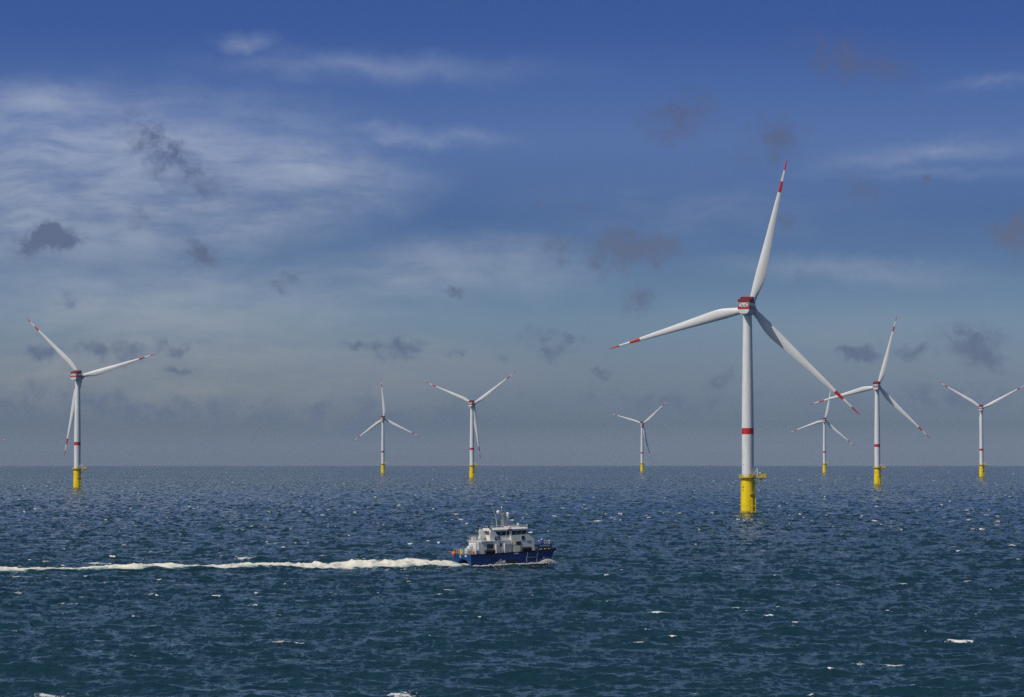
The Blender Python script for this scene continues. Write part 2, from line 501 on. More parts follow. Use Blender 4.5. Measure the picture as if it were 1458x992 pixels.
def water_mat():
    m, nt, p = principled('north_sea_water')
    pos = nt.n('ShaderNodeNewGeometry').outputs['Position']
    nrm = nt.n('ShaderNodeNewGeometry').outputs['Normal']
    fo = nt.n('ShaderNodeAttribute', attribute_name='foam').outputs['Fac']
    gu = nt.n('ShaderNodeAttribute', attribute_name='gust').outputs['Fac']
    wp = nt.vec('MULTIPLY', pos, (1.15, 0.5, 1.0))
    n1 = nt.vec('SUBTRACT', nt.noise(wp, 0.34, 3, 0.6, out=1), (0.5, 0.5, 0.5))
    n2 = nt.vec('SUBTRACT', nt.noise(wp, 2.2, 3, 0.65, out=1), (0.5, 0.5, 0.5))
    n3 = nt.vec('SUBTRACT', nt.noise(nt.vec('MULTIPLY', pos, (2.2, 0.6, 1.0)), 0.75, 2, 0.6, out=1), (0.5, 0.5, 0.5))
    us = nt.n('ShaderNodeAttribute', attribute_name='fine_slope').outputs['Fac']
    sl = nt.vec('ADD', nt.scale(n1, nt.math('ADD', 1.0, nt.math('MULTIPLY', us, 9.5))), nt.vec('ADD', nt.scale(n2, 0.2), nt.scale(n3, 1.0)))
    sl = nt.scale(sl, nt.smooth(gu, -1.8, 1.8, 0.6, 1.4))
    sl = nt.vec('MULTIPLY', sl, (0.8, 1.0, 0.0))
    nn = nt.vec('NORMALIZE', nt.vec('ADD', nrm, sl))
    br = nt.noise(nt.vec('MULTIPLY', pos, (0.8, 0.55, 1.0)), 2.0, 6, 0.72)
    br2 = nt.noise(nt.vec('MULTIPLY', pos, (0.5, 1, 1)), 0.5, 3, 0.6)
    fm = nt.smooth(nt.math('ADD', fo, nt.math('MULTIPLY', nt.math('SUBTRACT', br, 0.5), 3.4)), 0.46, 0.80)
    fm = nt.math('MULTIPLY', fm, nt.smooth(fo, 0.02, 0.2))
    fm = nt.math('MULTIPLY', fm, nt.smooth(br2, 0.38, 0.55, 0.35, 1.0))
    deep = nt.ramp(nt.smooth(gu, -2, 2), [(0, (0.007, 0.031, 0.040)), (1, (0.008, 0.034, 0.046))])
    nt.put(p.inputs['Base Color'], nt.mix(fm, deep, (0.80, 0.80, 0.76, 1)))
    nt.put(p.inputs['Roughness'], nt.math('ADD', 0.08, nt.math('MULTIPLY', fm, 0.7)))
    p.inputs['IOR'].default_value = 1.37
    nt.put(p.inputs['Specular IOR Level'], nt.math('SUBTRACT', 0.5, nt.math('MULTIPLY', fm, 0.4)))
    nt.put(p.inputs['Normal'], nn)
    return m
me.materials.append(water_mat())
sea = bpy.data.objects.new('sea_water', me)
COL.objects.link(sea)
tag(sea, kind='structure', label='dark blue choppy sea with small whitecaps')

# ------------------------------------------------------------------ wind turbines
HUB_H = 86.0
YAW = rad(16.4)          # rotor faces away from the camera, into the wind, a little to the right
TILT = rad(4.5)
def blade_mesh():
    b = MB()
    stations = [(1.4, 2.7, 1.0, 14), (3.2, 2.75, 1.0, 14), (5.5, 3.1, .78, 13.5), (8.5, 3.9, .52, 12.5), (11.5, 4.5, .38, 11), (14.5, 4.6, .31, 9.5),
                (18, 4.35, .27, 8), (23, 3.85, .245, 6), (29, 3.25, .225, 4.4), (36, 2.62, .21, 3), (43, 2.08, .2, 2), (49, 1.45, .19, 1.3),
                (53.6, 1.08, .185, .8), (58.3, .74, .18, .3), (61, .52, .18, 0), (62.4, .38, .18, 0), (63.0, .12, .2, 0)]
    n = 22
    secs = []
    for (r, ch, th, tw) in stations:
        rnd = max(0.0, min(1.0, (th - .3) / .7))        # 1 = cylinder root, 0 = aerofoil
        pre = 0.9 * (r / 63.0) ** 2
        pts = []
        for i in range(n):
            a = 2 * math.pi * i / n
            cx, cy = math.cos(a), math.sin(a)
            # aerofoil: leading edge -X, trailing edge +X
            u = (cx + 1) / 2                     # 0 leading .. 1 trailing
            yt = 1.48 * th * (1.4845 * 0 + (0.2969 * math.sqrt(max(u, 0)) - 0.126 * u - 0.3516 * u * u + 0.2843 * u ** 3 - 0.1036 * u ** 4) / 0.3) * ch
            ax = (u - 0.30) * ch
            ay = (yt if cy >= 0 else -yt) - 0.08 * ch * math.sin(math.pi * u) * (1 - rnd)
            x = (1 - rnd) * ax + rnd * (cx * ch / 2)
            y = (1 - rnd) * ay + rnd * (cy * ch / 2 * min(1, th / .8))
            t = rad(tw)
            X = x * math.cos(t) + y * math.sin(t) * 1
            Y = -x * math.sin(t) + y * math.cos(t)
            pts.append((X, Y + pre, r * 1.018))
        secs.append(pts)
    # slot 1 (red) on the two bands near the tip
    def mats(k_, i):
        r0 = stations[k_][0]
        return 1 if (49 <= r0 < 53.5 or r0 >= 58) else 0
    b.loft([list(reversed(q)) for q in secs], mats=mats)
    return b

def make_turbine():
    root = empty('wind_turbine')
    # tower -------------------------------------------------
    t = MB()
    prof = [(2.50, 15.4), (2.50, 24), (2.49, 33.2), (2.49, 35.8), (2.45, 42), (2.36, 50), (2.2, 60), (2.02, 71), (1.86, 83.0)]
    t.revolve(prof, 64, mats=[0, 0, 1, 0, 0, 0, 0, 0])
    for z, r in ((24.0, 2.505), (42, 2.455), (60, 2.205)):
        t.revolve([(r, z - .05), (r + .015, z), (r, z + .05)], 64)
    tower = t.build('tower', ['white', 'red'], root)
    d = MB(); d.box((-1.9, -1.66, 20.6), (.18, .18, .3), 0)
    d.build('marker_lamp', 'dark', tower)
    # transition piece ---------------------------------------
    t = MB()
    t.revolve([(2.82, -8), (2.82, .9), (2.815, 1.0), (2.81, 3.55), (2.86, 3.6), (2.86, 3.75), (2.81, 3.8), (2.74, 8), (2.64, 13.4), (2.62, 15.1)], 64,
              mats=[1, 1, 0, 0, 2, 0, 0, 0, 0])
    t.revolve([(2.84, 1.2), (2.87, 1.25), (2.87, 1.4), (2.84, 1.45)], 64, mat=1)
    tp = t.build('transition_piece', ['yellow', 'tide', 'dull_yellow'], root)
    bl = MB()      # boat landing: two fender tubes, rungs, struts
    dirc = Vector((math.sin(rad(33)), -math.cos(rad(33)), 0)); side = Vector((math.cos(rad(33)), math.sin(rad(33)), 0))
    for sg in (-1, 1):
        p = dirc * 3.95 + side * (sg * 0.85)
        bl.cyl(p + Vector((0, 0, -4)), p + Vector((0, 0, 6.7)), .2, .2, 12)
        for z in (.9, 3.4, 6.4):
            q = dirc * 2.7 + side * (sg * 0.7) + Vector((0, 0, z))
            bl.cyl(q, p + Vector((0, 0, z)), .13, .13, 8)
    bl.build('boat_landing', 'yellow', tp)
    ld_ = MB()
    for sg in (-1, 1):
        p = dirc * 3.2 + side * (sg * 0.26)
        ld_.cyl(p + Vector((0, 0, -2)), p + Vector((0, 0, 8.2)), .05, .05, 6)
    for i in range(34):
        z = -1.8 + i * .3
        ld_.cyl(dirc * 3.2 + side * -.26 + Vector((0, 0, z)), dirc * 3.2 + side * .26 + Vector((0, 0, z)), .025, .025, 5)
    d2 = Vector((math.sin(rad(14)), -math.cos(rad(14)), 0)); s2 = Vector((math.cos(rad(14)), math.sin(rad(14)), 0))
    for sg in (-1, 1):
        p = d2 * 3.15 + s2 * (sg * 0.26)
        ld_.cyl(p + Vector((0, 0, 8.2)), p + Vector((0, 0, 16.4)), .06, .06, 6)
    for i in range(26):
        z = 8.3 + i * .3
        ld_.cyl(d2 * 3.15 + s2 * -.26 + Vector((0, 0, z)), d2 * 3.15 + s2 * .26 + Vector((0, 0, z)), .025, .025, 5)
    for z in (10, 11.5, 13, 14.4):      # safety hoops
        ring = [d2 * (3.15 + .7 * math.sin(a)) + s2 * (.42 * math.cos(a)) + Vector((0, 0, z)) for a in np.linspace(0, math.pi, 7)]
        ld_.path(ring, .03, 5)
    ld_.build('ladder', 'dull_yellow', tp)
    rp = MB()          # rest platform half way up
    c = dirc * 3.35 - side * .35
    q = MB()
    rp.box(c + Vector((0, 0, 8.25)), (2.3, 1.5, .14), 0, (0, 0, rad(33)))
    for a in (-1.05, -.35, .35, 1.05):
        pp = c + side * a + dirc * .7
        rp.cyl(pp + Vector((0, 0, 8.3)), pp + Vector((0, 0, 9.4)), .04, .04, 6)
    for z in (8.85, 9.4):
        rp.cyl(c + side * -1.05 + dirc * .7 + Vector((0, 0, z)), c + side * 1.05 + dirc * .7 + Vector((0, 0, z)), .04, .04, 6)
    for a in (-.8, .8):
        rp.cyl(c + side * a + dirc * .6 + Vector((0, 0, 8.2)), dirc * 2.72 + side * (a * .7) + Vector((0, 0, 6.9)), .07, .07, 6)
    rp.build('rest_platform', 'dull_yellow', tp)
    jt = MB()         # cable tubes on the right flank
    for a, r in ((62, .17), (78, .12), (-100, .15)):
        dd = Vector((math.sin(rad(a)), -math.cos(rad(a)), 0))
        jt.cyl(dd * 3.02 + Vector((0, 0, -5)), dd * 2.88 + Vector((0, 0, 13.8)), r, r, 10)
        for z in (2, 6, 10, 13):
            jt.cyl(dd * 2.6 + Vector((0, 0, z)), dd * 3.0 + Vector((0, 0, z)), .08, .08, 6)
    jt.build('cable_tube', 'dull_yellow', tp)
    a1 = rad(-52)
    for nm, z, ch in (('identification_mark', 11.15, 'M'), ('identification_mark', 9.85, '4')):
        rr = 2.72 if z > 10.5 else 2.745
        text_mesh(nm, ch, 1.15, 'dark', tp, (math.sin(a1) * rr, -math.cos(a1) * rr, z), (rad(90), 0, a1), .03)
    # platform ------------------------------------------------
    t = MB()
    n = 40
    outer = []
    for i in range(n):
        a = 2 * math.pi * i / n
        x, y = 3.75 * math.cos(a), 3.75 * math.sin(a)
        outer.append((x, y))
    # add the lay-down area to the right
    ext = [(3.0, -2.25), (7.5, -2.25), (7.5, 2.25), (3.0, 2.25)]
    deck_pts = [p for p in outer if p[0] < 3.0] 
    deck_pts = sorted(deck_pts, key=lambda p: math.atan2(p[1], p[0]) % (2 * math.pi))
    poly = [(3.0, 2.25)] + deck_pts + [(3.0, -2.25), (7.5, -2.25), (7.5, 2.25)]
    zt, zb = 15.35, 15.05
    t.add([(x, y, zt) for x, y in poly], [tuple(range(len(poly)))], 0)
    t.add([(x, y, zb) for x, y in poly], [tuple(reversed(range(len(poly))))], 0)
    m_ = len(poly)
    t.add([(x, y, zb) for x, y in poly] + [(x, y, zt) for x, y in poly], [(i, (i + 1) % m_, m_ + (i + 1) % m_, m_ + i) for i in range(m_)], 0)
    for yy in (-1.7, 1.7):
        t.cyl((6.2, yy, 15.0), (2.5, yy * .75, 11.9), .16, .16, 8)
        t.box((4.9, yy, 14.9), (5.0, .25, .3), 0)
    for i in range(12):
        a = 2 * math.pi * i / 12 + .2
        if math.cos(a) > .8:
            continue
        t.cyl((3.4 * math.cos(a), 3.4 * math.sin(a), 15.0), (2.55 * math.cos(a), 2.55 * math.sin(a), 13.9), .09, .09, 6)
    pf = t.build('service_platform', 'dull_yellow', root)
    t = MB()
    per = []
    for i in range(m_):
        a, b_ = Vector(poly[i] + (0,)), Vector(poly[(i + 1) % m_] + (0,))
        steps = max(1, int((b_ - a).length / 0.9))
        for s_ in range(steps):
            per.append(a.lerp(b_, s_ / steps) * .985)
    for i, p in enumerate(per):
        q = per[(i + 1) % len(per)]
        if i % 2 == 0 or (p - q).length > .7:
            t.cyl(p + Vector((0, 0, 15.35)), p + Vector((0, 0, 16.6)), .05, .05, 6)
        for z in (15.98, 16.55):
            t.cyl(p + Vector((0, 0, z)), q + Vector((0, 0, z)), .045, .045, 5)
        mid = (p + q) / 2
        if (q - p).length > .05:
            t.box(mid + Vector((0, 0, 15.48)), ((q - p).length, .04, .24), 0, (0, 0, math.atan2(q.y - p.y, q.x - p.x)))
    t.build('railing', 'dull_yellow', pf)
    for x, y, w_, h_ in ((.6, -3.3, .8, 1.7), (1.5, -3.1, .6, 1.0), (6.9, -1.6, .5, 1.6), (-2.7, -2.2, .9, .9), (5.9, .8, 1.0, 1.1)):
        t = MB(); t.box((x, y, 15.36 + h_ / 2), (w_, .5, h_), 0)
        t.build('equipment_box', 'dull_yellow', pf)
    t = MB()
    t.cyl((3.85, -1.6, 15.36), (3.85, -1.6, 19.3), .24, .2, 12)
    t.cyl((3.85, -1.6, 17.2), (4.9, -1.2, 17.2), .14, .12, 8)
    t.box((4.95, -1.2, 17.15), (.5, .5, .8), 0)
    t.cyl((3.85, -1.6, 18.6), (1.7, -2.6, 16.4), .13, .10, 8)
    t.build('davit_crane', 'boat_white', pf)
    # nacelle ----------------------------------------------------
    nr = Matrix.Rotation(-YAW, 4, 'Z')
    nac = MB()
    def sec(y, sx_, zt_, zb_):
        hw = 2.45 * sx_
        ch = min(1.5, (0.1 - zb_) * .52)
        pts = [(-hw, zt_ - .12), (-hw, .72), (-hw * 1.03, -.10), (-hw * 1.04, -.85), (-hw * .97, -.87 - ch * .35), (-hw * .78, zb_ + ch * .32), (-hw * .45, zb_ + .06), (0, zb_),
               (hw * .45, zb_ + .06), (hw * .78, zb_ + ch * .32), (hw * .97, -.87 - ch * .35), (hw * 1.04, -.85), (hw * 1.03, -.10), (hw, .72), (hw, zt_ - .12), (hw - .12, zt_), (-hw + .12, zt_)]
        return [(x, y, z) for x, z in pts]
    secs = [sec(-7.8, .95, 1.85, -2.75), sec(-7.6, 1, 1.92, -2.95), sec(-3, 1.02, 1.95, -3.0), sec(2.2, 1.0, 1.95, -2.9), sec(4.0, .88, 1.75, -2.5)]
    def nm(k_, i):
        return 1 if i in (1, 2, 11, 12) else 0
    nac.loft([list(q) for q in secs], mats=nm, smooth=False)
    nacelle = nac.build('nacelle', ['white', 'red'], root)
    nacelle.location = (0, 0, HUB_H)
    nacelle.rotation_euler = (0, 0, -YAW)
    t = MB()           # rear face: grey recess above, red band, cream arch, two round vents
    t.span((-2.32, -7.86, .70), (2.32, -7.81, 1.80))
    t.build('rear_recess', 'grey', nacelle)
    t = MB()
    t.span((-2.40, -7.88, -.84), (2.40, -7.82, .69))
    t.build('rear_band', 'red', nacelle)
    t = MB()
    arch = [(1.95 * math.cos(a), .22 + 1.5 * math.sin(a)) for a in np.linspace(0, math.pi, 19)]
    t.loft([[(x, -7.895, z) for x, z in arch], [(x, -7.93, z) for x, z in arch]], smooth=False)
    t.build('rear_hatch', 'white', nacelle)
    for sx_ in (-.68, .68):
        t = MB()
        t.revolve([(.001, -7.975), (.62, -7.975), (.62, -7.91)], 20, axis='Y', origin=(sx_, 0, .62))
        v = t.build('vent_ring', 'white', nacelle)
        t = MB()
        t.revolve([(.001, -7.99), (.36, -7.99), (.36, -7.96)], 18, axis='Y', origin=(sx_ + .05, 0, .70))
        t.build('vent_opening', 'dark', nacelle)
    # red winch platform on the roof: low rear bay and taller front bay, mesh-panelled
    t = MB()
    def bay(x0, x1, y0, y1, z0, z1):
        for (a, b_) in (((x0, y0), (x1, y0)), ((x1, y0), (x1, y1)), ((x1, y1), (x0, y1)), ((x0, y1), (x0, y0))):
            L = math.hypot(b_[0] - a[0], b_[1] - a[1])
            rz = math.atan2(b_[1] - a[1], b_[0] - a[0])
            mx, my = (a[0] + b_[0]) / 2, (a[1] + b_[1]) / 2
            t.box((mx, my, (z0 + z1) / 2), (L - .1, .05, z1 - z0 - .1), 0, (0, 0, rz))
            k_ = max(2, int(L / .8))
            for i in range(k_):
                f = i / k_
                t.box((a[0] + (b_[0] - a[0]) * f, a[1] + (b_[1] - a[1]) * f, (z0 + z1) / 2), (.12, .12, z1 - z0), 1)
            t.box((mx, my, z1 - .04), (L, .13, .1), 1, (0, 0, rz))
        t.span((x0 + .06, y0 + .06, z0 + .01), (x1 - .06, y1 - .06, z0 + .08), 1)
    bay(-2.4, 2.4, -7.7, -2.6, 2.0, 3.4)
    bay(-2.4, 2.4, -2.5, 1.6, 2.0, 4.55)
    t.build('winch_platform', ['deep_red', 'rail_red'], nacelle)
    t = MB(); t.cyl((1.2, 1.0, 4.4), (1.2, 1.0, 5.5), .05, .04, 6); t.box((1.2, 1.0, 5.55), (.5, .06, .06))
    t.build('wind_mast', 'grey', nacelle)
    t = MB(); t.cyl((-1.2, 1.0, 4.4), (-1.2, 1.0, 5.2), .05, .04, 6); t.box((-1.2, 1.0, 5.25), (.25, .25, .25))
    t.build('beacon_lamp', 'grey', nacelle)
    # tower head skirt
    t = MB()
    t.revolve([(1.86, 82.95), (2.1, 83.05), (2.1, 83.35)], 40)
    t.build('yaw_ring', 'hub', root)
    # hub and blades ----------------------------------------------
    t = MB()
    t.revolve([(1.9, -2.3), (2.15, -2.0), (2.3, -1.0), (2.35, 0.2), (2.2, 1.2), (1.8, 2.1), (1.1, 2.8), (.4, 3.1), (.001, 3.15)], 36, axis='Y')
    t.revolve([(.001, -2.3), (1.9, -2.3)], 36, axis='Y')
    for kx in range(3):
        a = kx * 2 * math.pi / 3
        dd = Vector((math.sin(a), 0, math.cos(a)))
        t.cyl(dd * .8, dd * 2.75, 1.62, 1.45, 24)
    hub = t.build('rotor_hub', 'hub', root)
    hub.location = nr @ Vector((0, 6.5, 0)) + Vector((0, 0, HUB_H + .35))
    bm_ = blade_mesh()
    for kx in range(3):
        bl_ = bm_.build('blade', ['white', 'red'], hub) if kx == 0 else None
        if kx == 0:
            first = bl_
        else:
            bl_ = first.copy(); COL.objects.link(bl_); bl_.parent = hub
        bl_.rotation_euler = (0, kx * 2 * math.pi / 3, 0)
    return root

def kids(o):
    return [c for c in bpy.data.objects if c.parent == o]
def copy_tree(o, parent=None):
    c = o.copy()
    COL.objects.link(c)
    if parent:
        c.parent = parent
    for ch in kids(o):
        copy_tree(ch, c)
    return c

TURB = [  # photo x of tower base, distance, rotor phase, label
    (1064.6, 1231, 14.9, 'largest and nearest white wind turbine, red striped blades, on a tall yellow base'),
    (110.5, 2258, 75, 'white wind turbine near the left edge with one blade hanging behind its tower'),
    (1248.8, 2577, 15.6, 'second largest wind turbine on the right, left blade crossing the nearest turbine\'s blade'),
    (672, 3406, 54, 'wind turbine beyond the boat, two blades raised in a wide Y'),
    (1397, 3684, 62, 'wind turbine at the right edge, its hanging blade hidden by the tower'),
    (545.3, 4630, -4, 'small distant turbine left of the Y-shaped one, one blade straight up'),
    (1173.6, 4817, 11.5, 'tiny distant turbine standing between the two largest right hand turbines'),
    (914, 5316, 48, 'smallest distant turbine, alone between the boat and the nearest turbine'),
    (-35, 5000, 122, 'distant turbine cut off at the left edge, only a red and white blade tip showing'),
]
proto = make_turbine()
for i, (px, dist, phase, label) in enumerate(TURB):
    o = proto if i == 0 else copy_tree(proto)
    x = (px - 729.0) / F_PX * dist
    o.location = (x, dist, sea_z(x, dist))
    tag(o, label, 'wind turbine', 'wind turbines standing in the sea')
    for c in kids(o):
        if c.name.startswith('rotor_hub'):
            mm = Matrix.Rotation(-YAW, 3, 'Z') @ Matrix.Rotation(TILT, 3, 'X') @ Matrix.Rotation(rad(phase), 3, 'Y')
            c.rotation_euler = mm.to_euler()

# ------------------------------------------------------------------ crew transfer boat
BY = 630.0
BX = (671.0 - 729.0) / F_PX * BY        # starboard stern corner
HEAD = rad(27.5)
boat = empty('crew_boat')
tag(boat, 'blue and white crew transfer catamaran speeding right across the sea', 'boat')
bo = Vector((BX, BY, 0)) - Matrix.Rotation(HEAD, 3, 'Z') @ Vector((0, -4, 0))
boat.location = (bo.x, bo.y, sea_z(bo.x, bo.y) + .05)
boat.rotation_euler = (Matrix.Rotation(HEAD, 3, 'Z') @ Matrix.Rotation(rad(-1.6), 3, 'Y')).to_euler()

h = MB()
xs = [0, 1.5, 4, 8, 12, 15, 17, 18.4, 19.4, 20.0, 20.4]
def hull_sec(x):
    f = max(0.0, (x - 13.0) / 7.4)           # bow fining
    zs = 2.6 + .45 * (x / 20.4) ** 2
    yo = 4.0 - .25 * f ** 2
    bow = f ** 2.2
    def mixy(y, t): return y + (3.0 - y) * t
    rake = lambda z: 0 if x < 18 else -(x - 18) / 2.4 * .5 * max(0, (2.4 - z)) 
    half = [(yo, zs), (yo - .02, zs - .35), (mixy(3.98, bow * .55), 1.5), (mixy(3.95, bow * .85), .8), (mixy(3.85, bow * .97), .28), (mixy(3.45, bow), -.55), (mixy(2.95, bow), -.55),
            (mixy(2.75, bow), .28), (mixy(2.5, bow * .7), .85), (1.9, 1.3), (.9, 1.55), (0, 1.62)]
    st = [(x + rake(z), -y, z) for y, z in half]
    pt = [(x + rake(z), y, z) for y, z in reversed(half[:-1])]
    return st + pt
hs = [hull_sec(x) for x in xs]
nh = len(hs[0])
def hm(k_, i):
    if i in (4, 5, 6, nh - 6, nh - 7, nh - 8): return 1
    if i == nh - 1: return 2
    return 0
h.loft([list(q) for q in hs], mats=hm, smooth=False, caps=False)
# transom and bow end as strips between the arch and the sheer (two-sided symmetric)
for sc, rev in ((hs[0], False), (hs[-1], True)):
    vs = list(sc)
    st = list(range(0, 12)); pt = [nh - 1 - i for i in range(11)] + [11]
    polys = []
    S_ = st; P_ = pt
    up = [S_[0], S_[1], S_[2], S_[9], S_[10], S_[11], P_[10], P_[9], P_[2], P_[1], P_[0]]
    polys.append(up)
    for Q in (S_, P_):
        polys.append([Q[2], Q[3], Q[8], Q[9]])
        polys.append([Q[3], Q[4], Q[7], Q[8]])
    for p in polys:
        h.add([vs[q] for q in p], [tuple(range(len(p)))], 0)
    for Q in (S_, P_):
        h.add([vs[q] for q in (Q[4], Q[5], Q[6], Q[7])], [(0, 1, 2, 3)], 1)
hull = h.build('hull', ['blue', 'antifoul', 'deck'], boat)

def outy(x, z=2.0):     # outboard y of starboard side
    f = max(0.0, (x - 13.0) / 7.4); bow = f ** 2.2
    yo = 4.0 - .25 * f ** 2
    t = {True: 0}.get(False, 0)
    if z > 1.5:
        y15 = 3.98 + (3.0 - 3.98) * bow * .55
        zs = 2.6 + .45 * (x / 20.4) ** 2 - .35
        return -(y15 + (yo - .02 - y15) * min(1, (z - 1.5) / (zs - 1.5)))
    a = 3.98 + (3.0 - 3.98) * bow * .55
    b_ = 3.85 + (3.0 - 3.85) * bow * .97
    return -(b_ + (a - b_) * max(0, (z - .28) / 1.22))
# red line, white stripes, marks on the starboard side
t = MB()
xx = np.linspace(.3, 18.5, 30)
for a, b_ in zip(xx[:-1], xx[1:]):
    t.add([(a, outy(a, 2.0) - .02, 1.98), (b_, outy(b_, 2.05) - .02, 2.03), (b_, outy(b_, 2.1) - .02, 2.10), (a, outy(a, 2.1) - .02, 2.05)], [(0, 1, 2, 3)])
t.build('hull_line', 'thin_red', hull)
for xa in (13.35, 15.85):
    t = MB()
    pts = [(xa, .35), (xa, 1.5), (xa + .2, 2.0), (xa + .22, 2.6)]
    for (x0, z0), (x1, z1) in zip(pts[:-1], pts[1:]):
        t.add([(x0, outy(x0, z0) - .03, z0), (x0 + .17, outy(x0 + .17, z0) - .03, z0), (x1 + .17, outy(x1 + .17, z1) - .03, z1), (x1, outy(x1, z1) - .03, z1)], [(0, 1, 2, 3)])
    t.build('hull_stripe', 'boat_white', hull)
text_mesh('hull_lettering', 'MARINECO', .36, 'boat_white', hull, (14.72, outy(14.72, 1.45) - .06, 1.45), (rad(86), 0, rad(1.5)), .01)
t = MB(); t.span((17.6, outy(17.6, 1.2) - .06, 1.05), (17.85, outy(17.6, 1.2) + .1, 1.35)); t.build('draught_mark', 'boat_white', hull)
t = MB(); t.span((8.35, -4.0, .32), (11.1, -3.8, 1.12)); t.build('hull_dark_panel', 'dark', hull)  # flat dark panel standing proud of the hull side, no opening cut
t = MB(); t.span((7.6, -4.02, .55), (8.2, -3.8, 1.1)); t.build('hull_plate', 'boat_white', hull)
# rubbing strake + bow fender
t = MB()
pts = [(x, outy(x, 9) - .03, 2.58 + .45 * (x / 20.4) ** 2) for x in np.linspace(0, 20.3, 24)]
t.path(pts, .11, 8)
t.path([(x, -y, z) for x, y, z in pts], .11, 8)
t.build('rubbing_strake', 'rubber', hull)
t = MB()
t.cyl((20.55, -3.7, 2.95), (20.55, 3.7, 2.95), .34, .34, 14)
t.build('bow_fender', 'rubber', hull)
# deckhouse
t = MB()
prof = [(3.1, 2.62), (15.9, 2.62), (15.85, 5.35), (14.6, 6.35), (10.2, 6.35), (10.2, 5.2), (3.1, 5.2)]
hw = 3.1
t.loft([[(x, -hw, z) for x, z in prof], [(x, hw, z) for x, z in prof]], smooth=False)
house = t.build('deckhouse', 'boat_white', boat)
t = MB()
t.span((2.9, -3.3, 5.2), (10.3, 3.3, 5.34)); t.build('upper_deck', 'boat_white', house)
def wnd(x0, x1, z0, z1, y=-3.1, mat='glass', frame=.09, name='window', out=.06):
    t = MB()
    t.span((x0 - frame, y - out, z0 - frame), (x1 + frame, y + .01, z1 + frame))
    f = t.build(name, 'boat_grey', house)
    t = MB(); t.span((x0, y - out - .03, z0), (x1, y - .01, z1))
    t.build('pane' if mat == 'glass' else 'panel', mat, f)
wnd(4.3, 5.9, 3.75, 4.6)
wnd(11.4, 12.5, 4.2, 4.95)
wnd(7.55, 7.95, 4.1, 4.7)
wnd(12.75, 13.35, 5.35, 6.1, mat='dark', name='vent')
wnd(14.0, 14.9, 4.9, 5.1, mat='boat_grey', name='hatch')
for y0, y1, dz in ((-2.6, -1.9, 2.0), (-.5, .3, 2.0), (1.2, 1.9, 2.0)):
    t = MB(); t.span((3.05, y0, 2.64), (3.12, y1, 2.64 + dz))
    t.build('aft_door', 'boat_grey', house)
t = MB()
t.span((2.35, -3.05, 2.62), (3.0, -2.75, 5.1)); t.build('aft_locker', 'boat_white', house)
t = MB(); t.span((2.2, 1.0, 2.62), (3.0, 2.2, 4.2)); t.build('aft_locker', 'boat_white', house)
t = MB(); t.span((2.5, -1.5, 2.62), (3.05, -1.0, 4.9)); t.build('aft_locker', 'boat_white', house)
# side lockers on the starboard deck
for x0, x1, zt in ((6.3, 7.15, 4.65), (8.35, 10.1, 4.75)):
    t = MB(); t.span((x0, -3.62, 2.66), (x1, -3.17, zt)); lk = t.build('side_locker', 'boat_white', boat)
    t = MB(); t.span((x0 + .12, -3.65, 2.85), (x1 - .12, -3.62, zt - .2)); t.build('locker_door', 'boat_grey', lk)
t = MB(); t.span((10.35, -4.07, 2.3), (11.45, -3.98, 4.15)); t.build('boarding_gate', 'boat_white', boat)
t = MB()
t.cyl((10.25, -3.4, 2.7), (10.25, -3.4, 5.2), .12, .1, 8); t.cyl((10.25, -3.4, 5.2), (11.1, -3.5, 4.2), .12, .09, 8)
dv = t.build('deck_crane', 'boat_white', boat)
t = MB(); t.box((10.75, -3.5, 4.55), (.32, .3, .5)); t.build('crane_hook', 'yellow', dv)
# wheelhouse
t = MB()
def whs(z, grow):
    return [(6.9 - .1 * grow, -2.55 - .12 * grow, z), (10.5, -2.75 - .12 * grow, z), (14.1 + .25 * grow, -2.45 - .1 * grow, z), (14.75 + .35 * grow, -1.2, z), (14.75 + .35 * grow, 1.2, z),
            (14.1 + .25 * grow, 2.45 + .1 * grow, z), (10.5, 2.75 + .12 * grow, z), (6.9 - .1 * grow, 2.55 + .12 * grow, z)]
t.loft([whs(5.36, 0), whs(6.38, 0)], smooth=False)
wh = t.build('wheelhouse', 'boat_white', boat)
t = MB()
t.loft([whs(6.385, 0), whs(7.28, 1)], smooth=False)
wg = t.build('wheelhouse_window', 'glass', wh)
t = MB()
lo, hi = whs(6.36, 0), whs(7.3, 1)
def post(a, b_, f, r=.07):
    p = Vector(lo[a]).lerp(Vector(lo[b_]), f); q = Vector(hi[a]).lerp(Vector(hi[b_]), f)
    c = Vector((10.5, 0, 0)); o_ = (p - c); o_.z = 0; o_.normalize()
    t.cyl(p + o_ * .02, q + o_ * .02, r, r, 6)
for a, b_, k_ in ((0, 1, 3), (1, 2, 3), (2, 3, 1), (3, 4, 3), (4, 5, 1), (5, 6, 3), (6, 7, 3), (7, 0, 4)):
    for i in range(k_):
        post(a, b_, i / k_, .07 if (a, i) in ((0, 0), (1, 0), (0, 2)) else .035)
t.span((9.95, -2.86, 6.4), (10.45, -2.7, 7.3))
t.build('window_post', 'boat_white', wg)
t = MB()
def rf(z, g):
    return [(6.2 - g, -2.75 - g, z), (10.5, -3.05 - g, z), (14.5 + g * .6, -2.75 - g, z), (15.35 + g, -1.3, z), (15.35 + g, 1.3, z), (14.5 + g * .6, 2.75 + g, z), (10.5, 3.05 + g, z), (6.2 - g, 2.75 + g, z)]
t.loft([rf(7.28, -.1), rf(7.34, .0), rf(7.66, .06), rf(7.86, -.25), rf(7.93, -.7)], smooth=False)
roof = t.build('wheelhouse_roof', 'boat_white', wh)
t = MB()
rl = [(6.4, -2.3), (14.4, -2.3), (15.0, 0), (14.4, 2.3), (6.4, 2.3), (6.4, -2.3)]
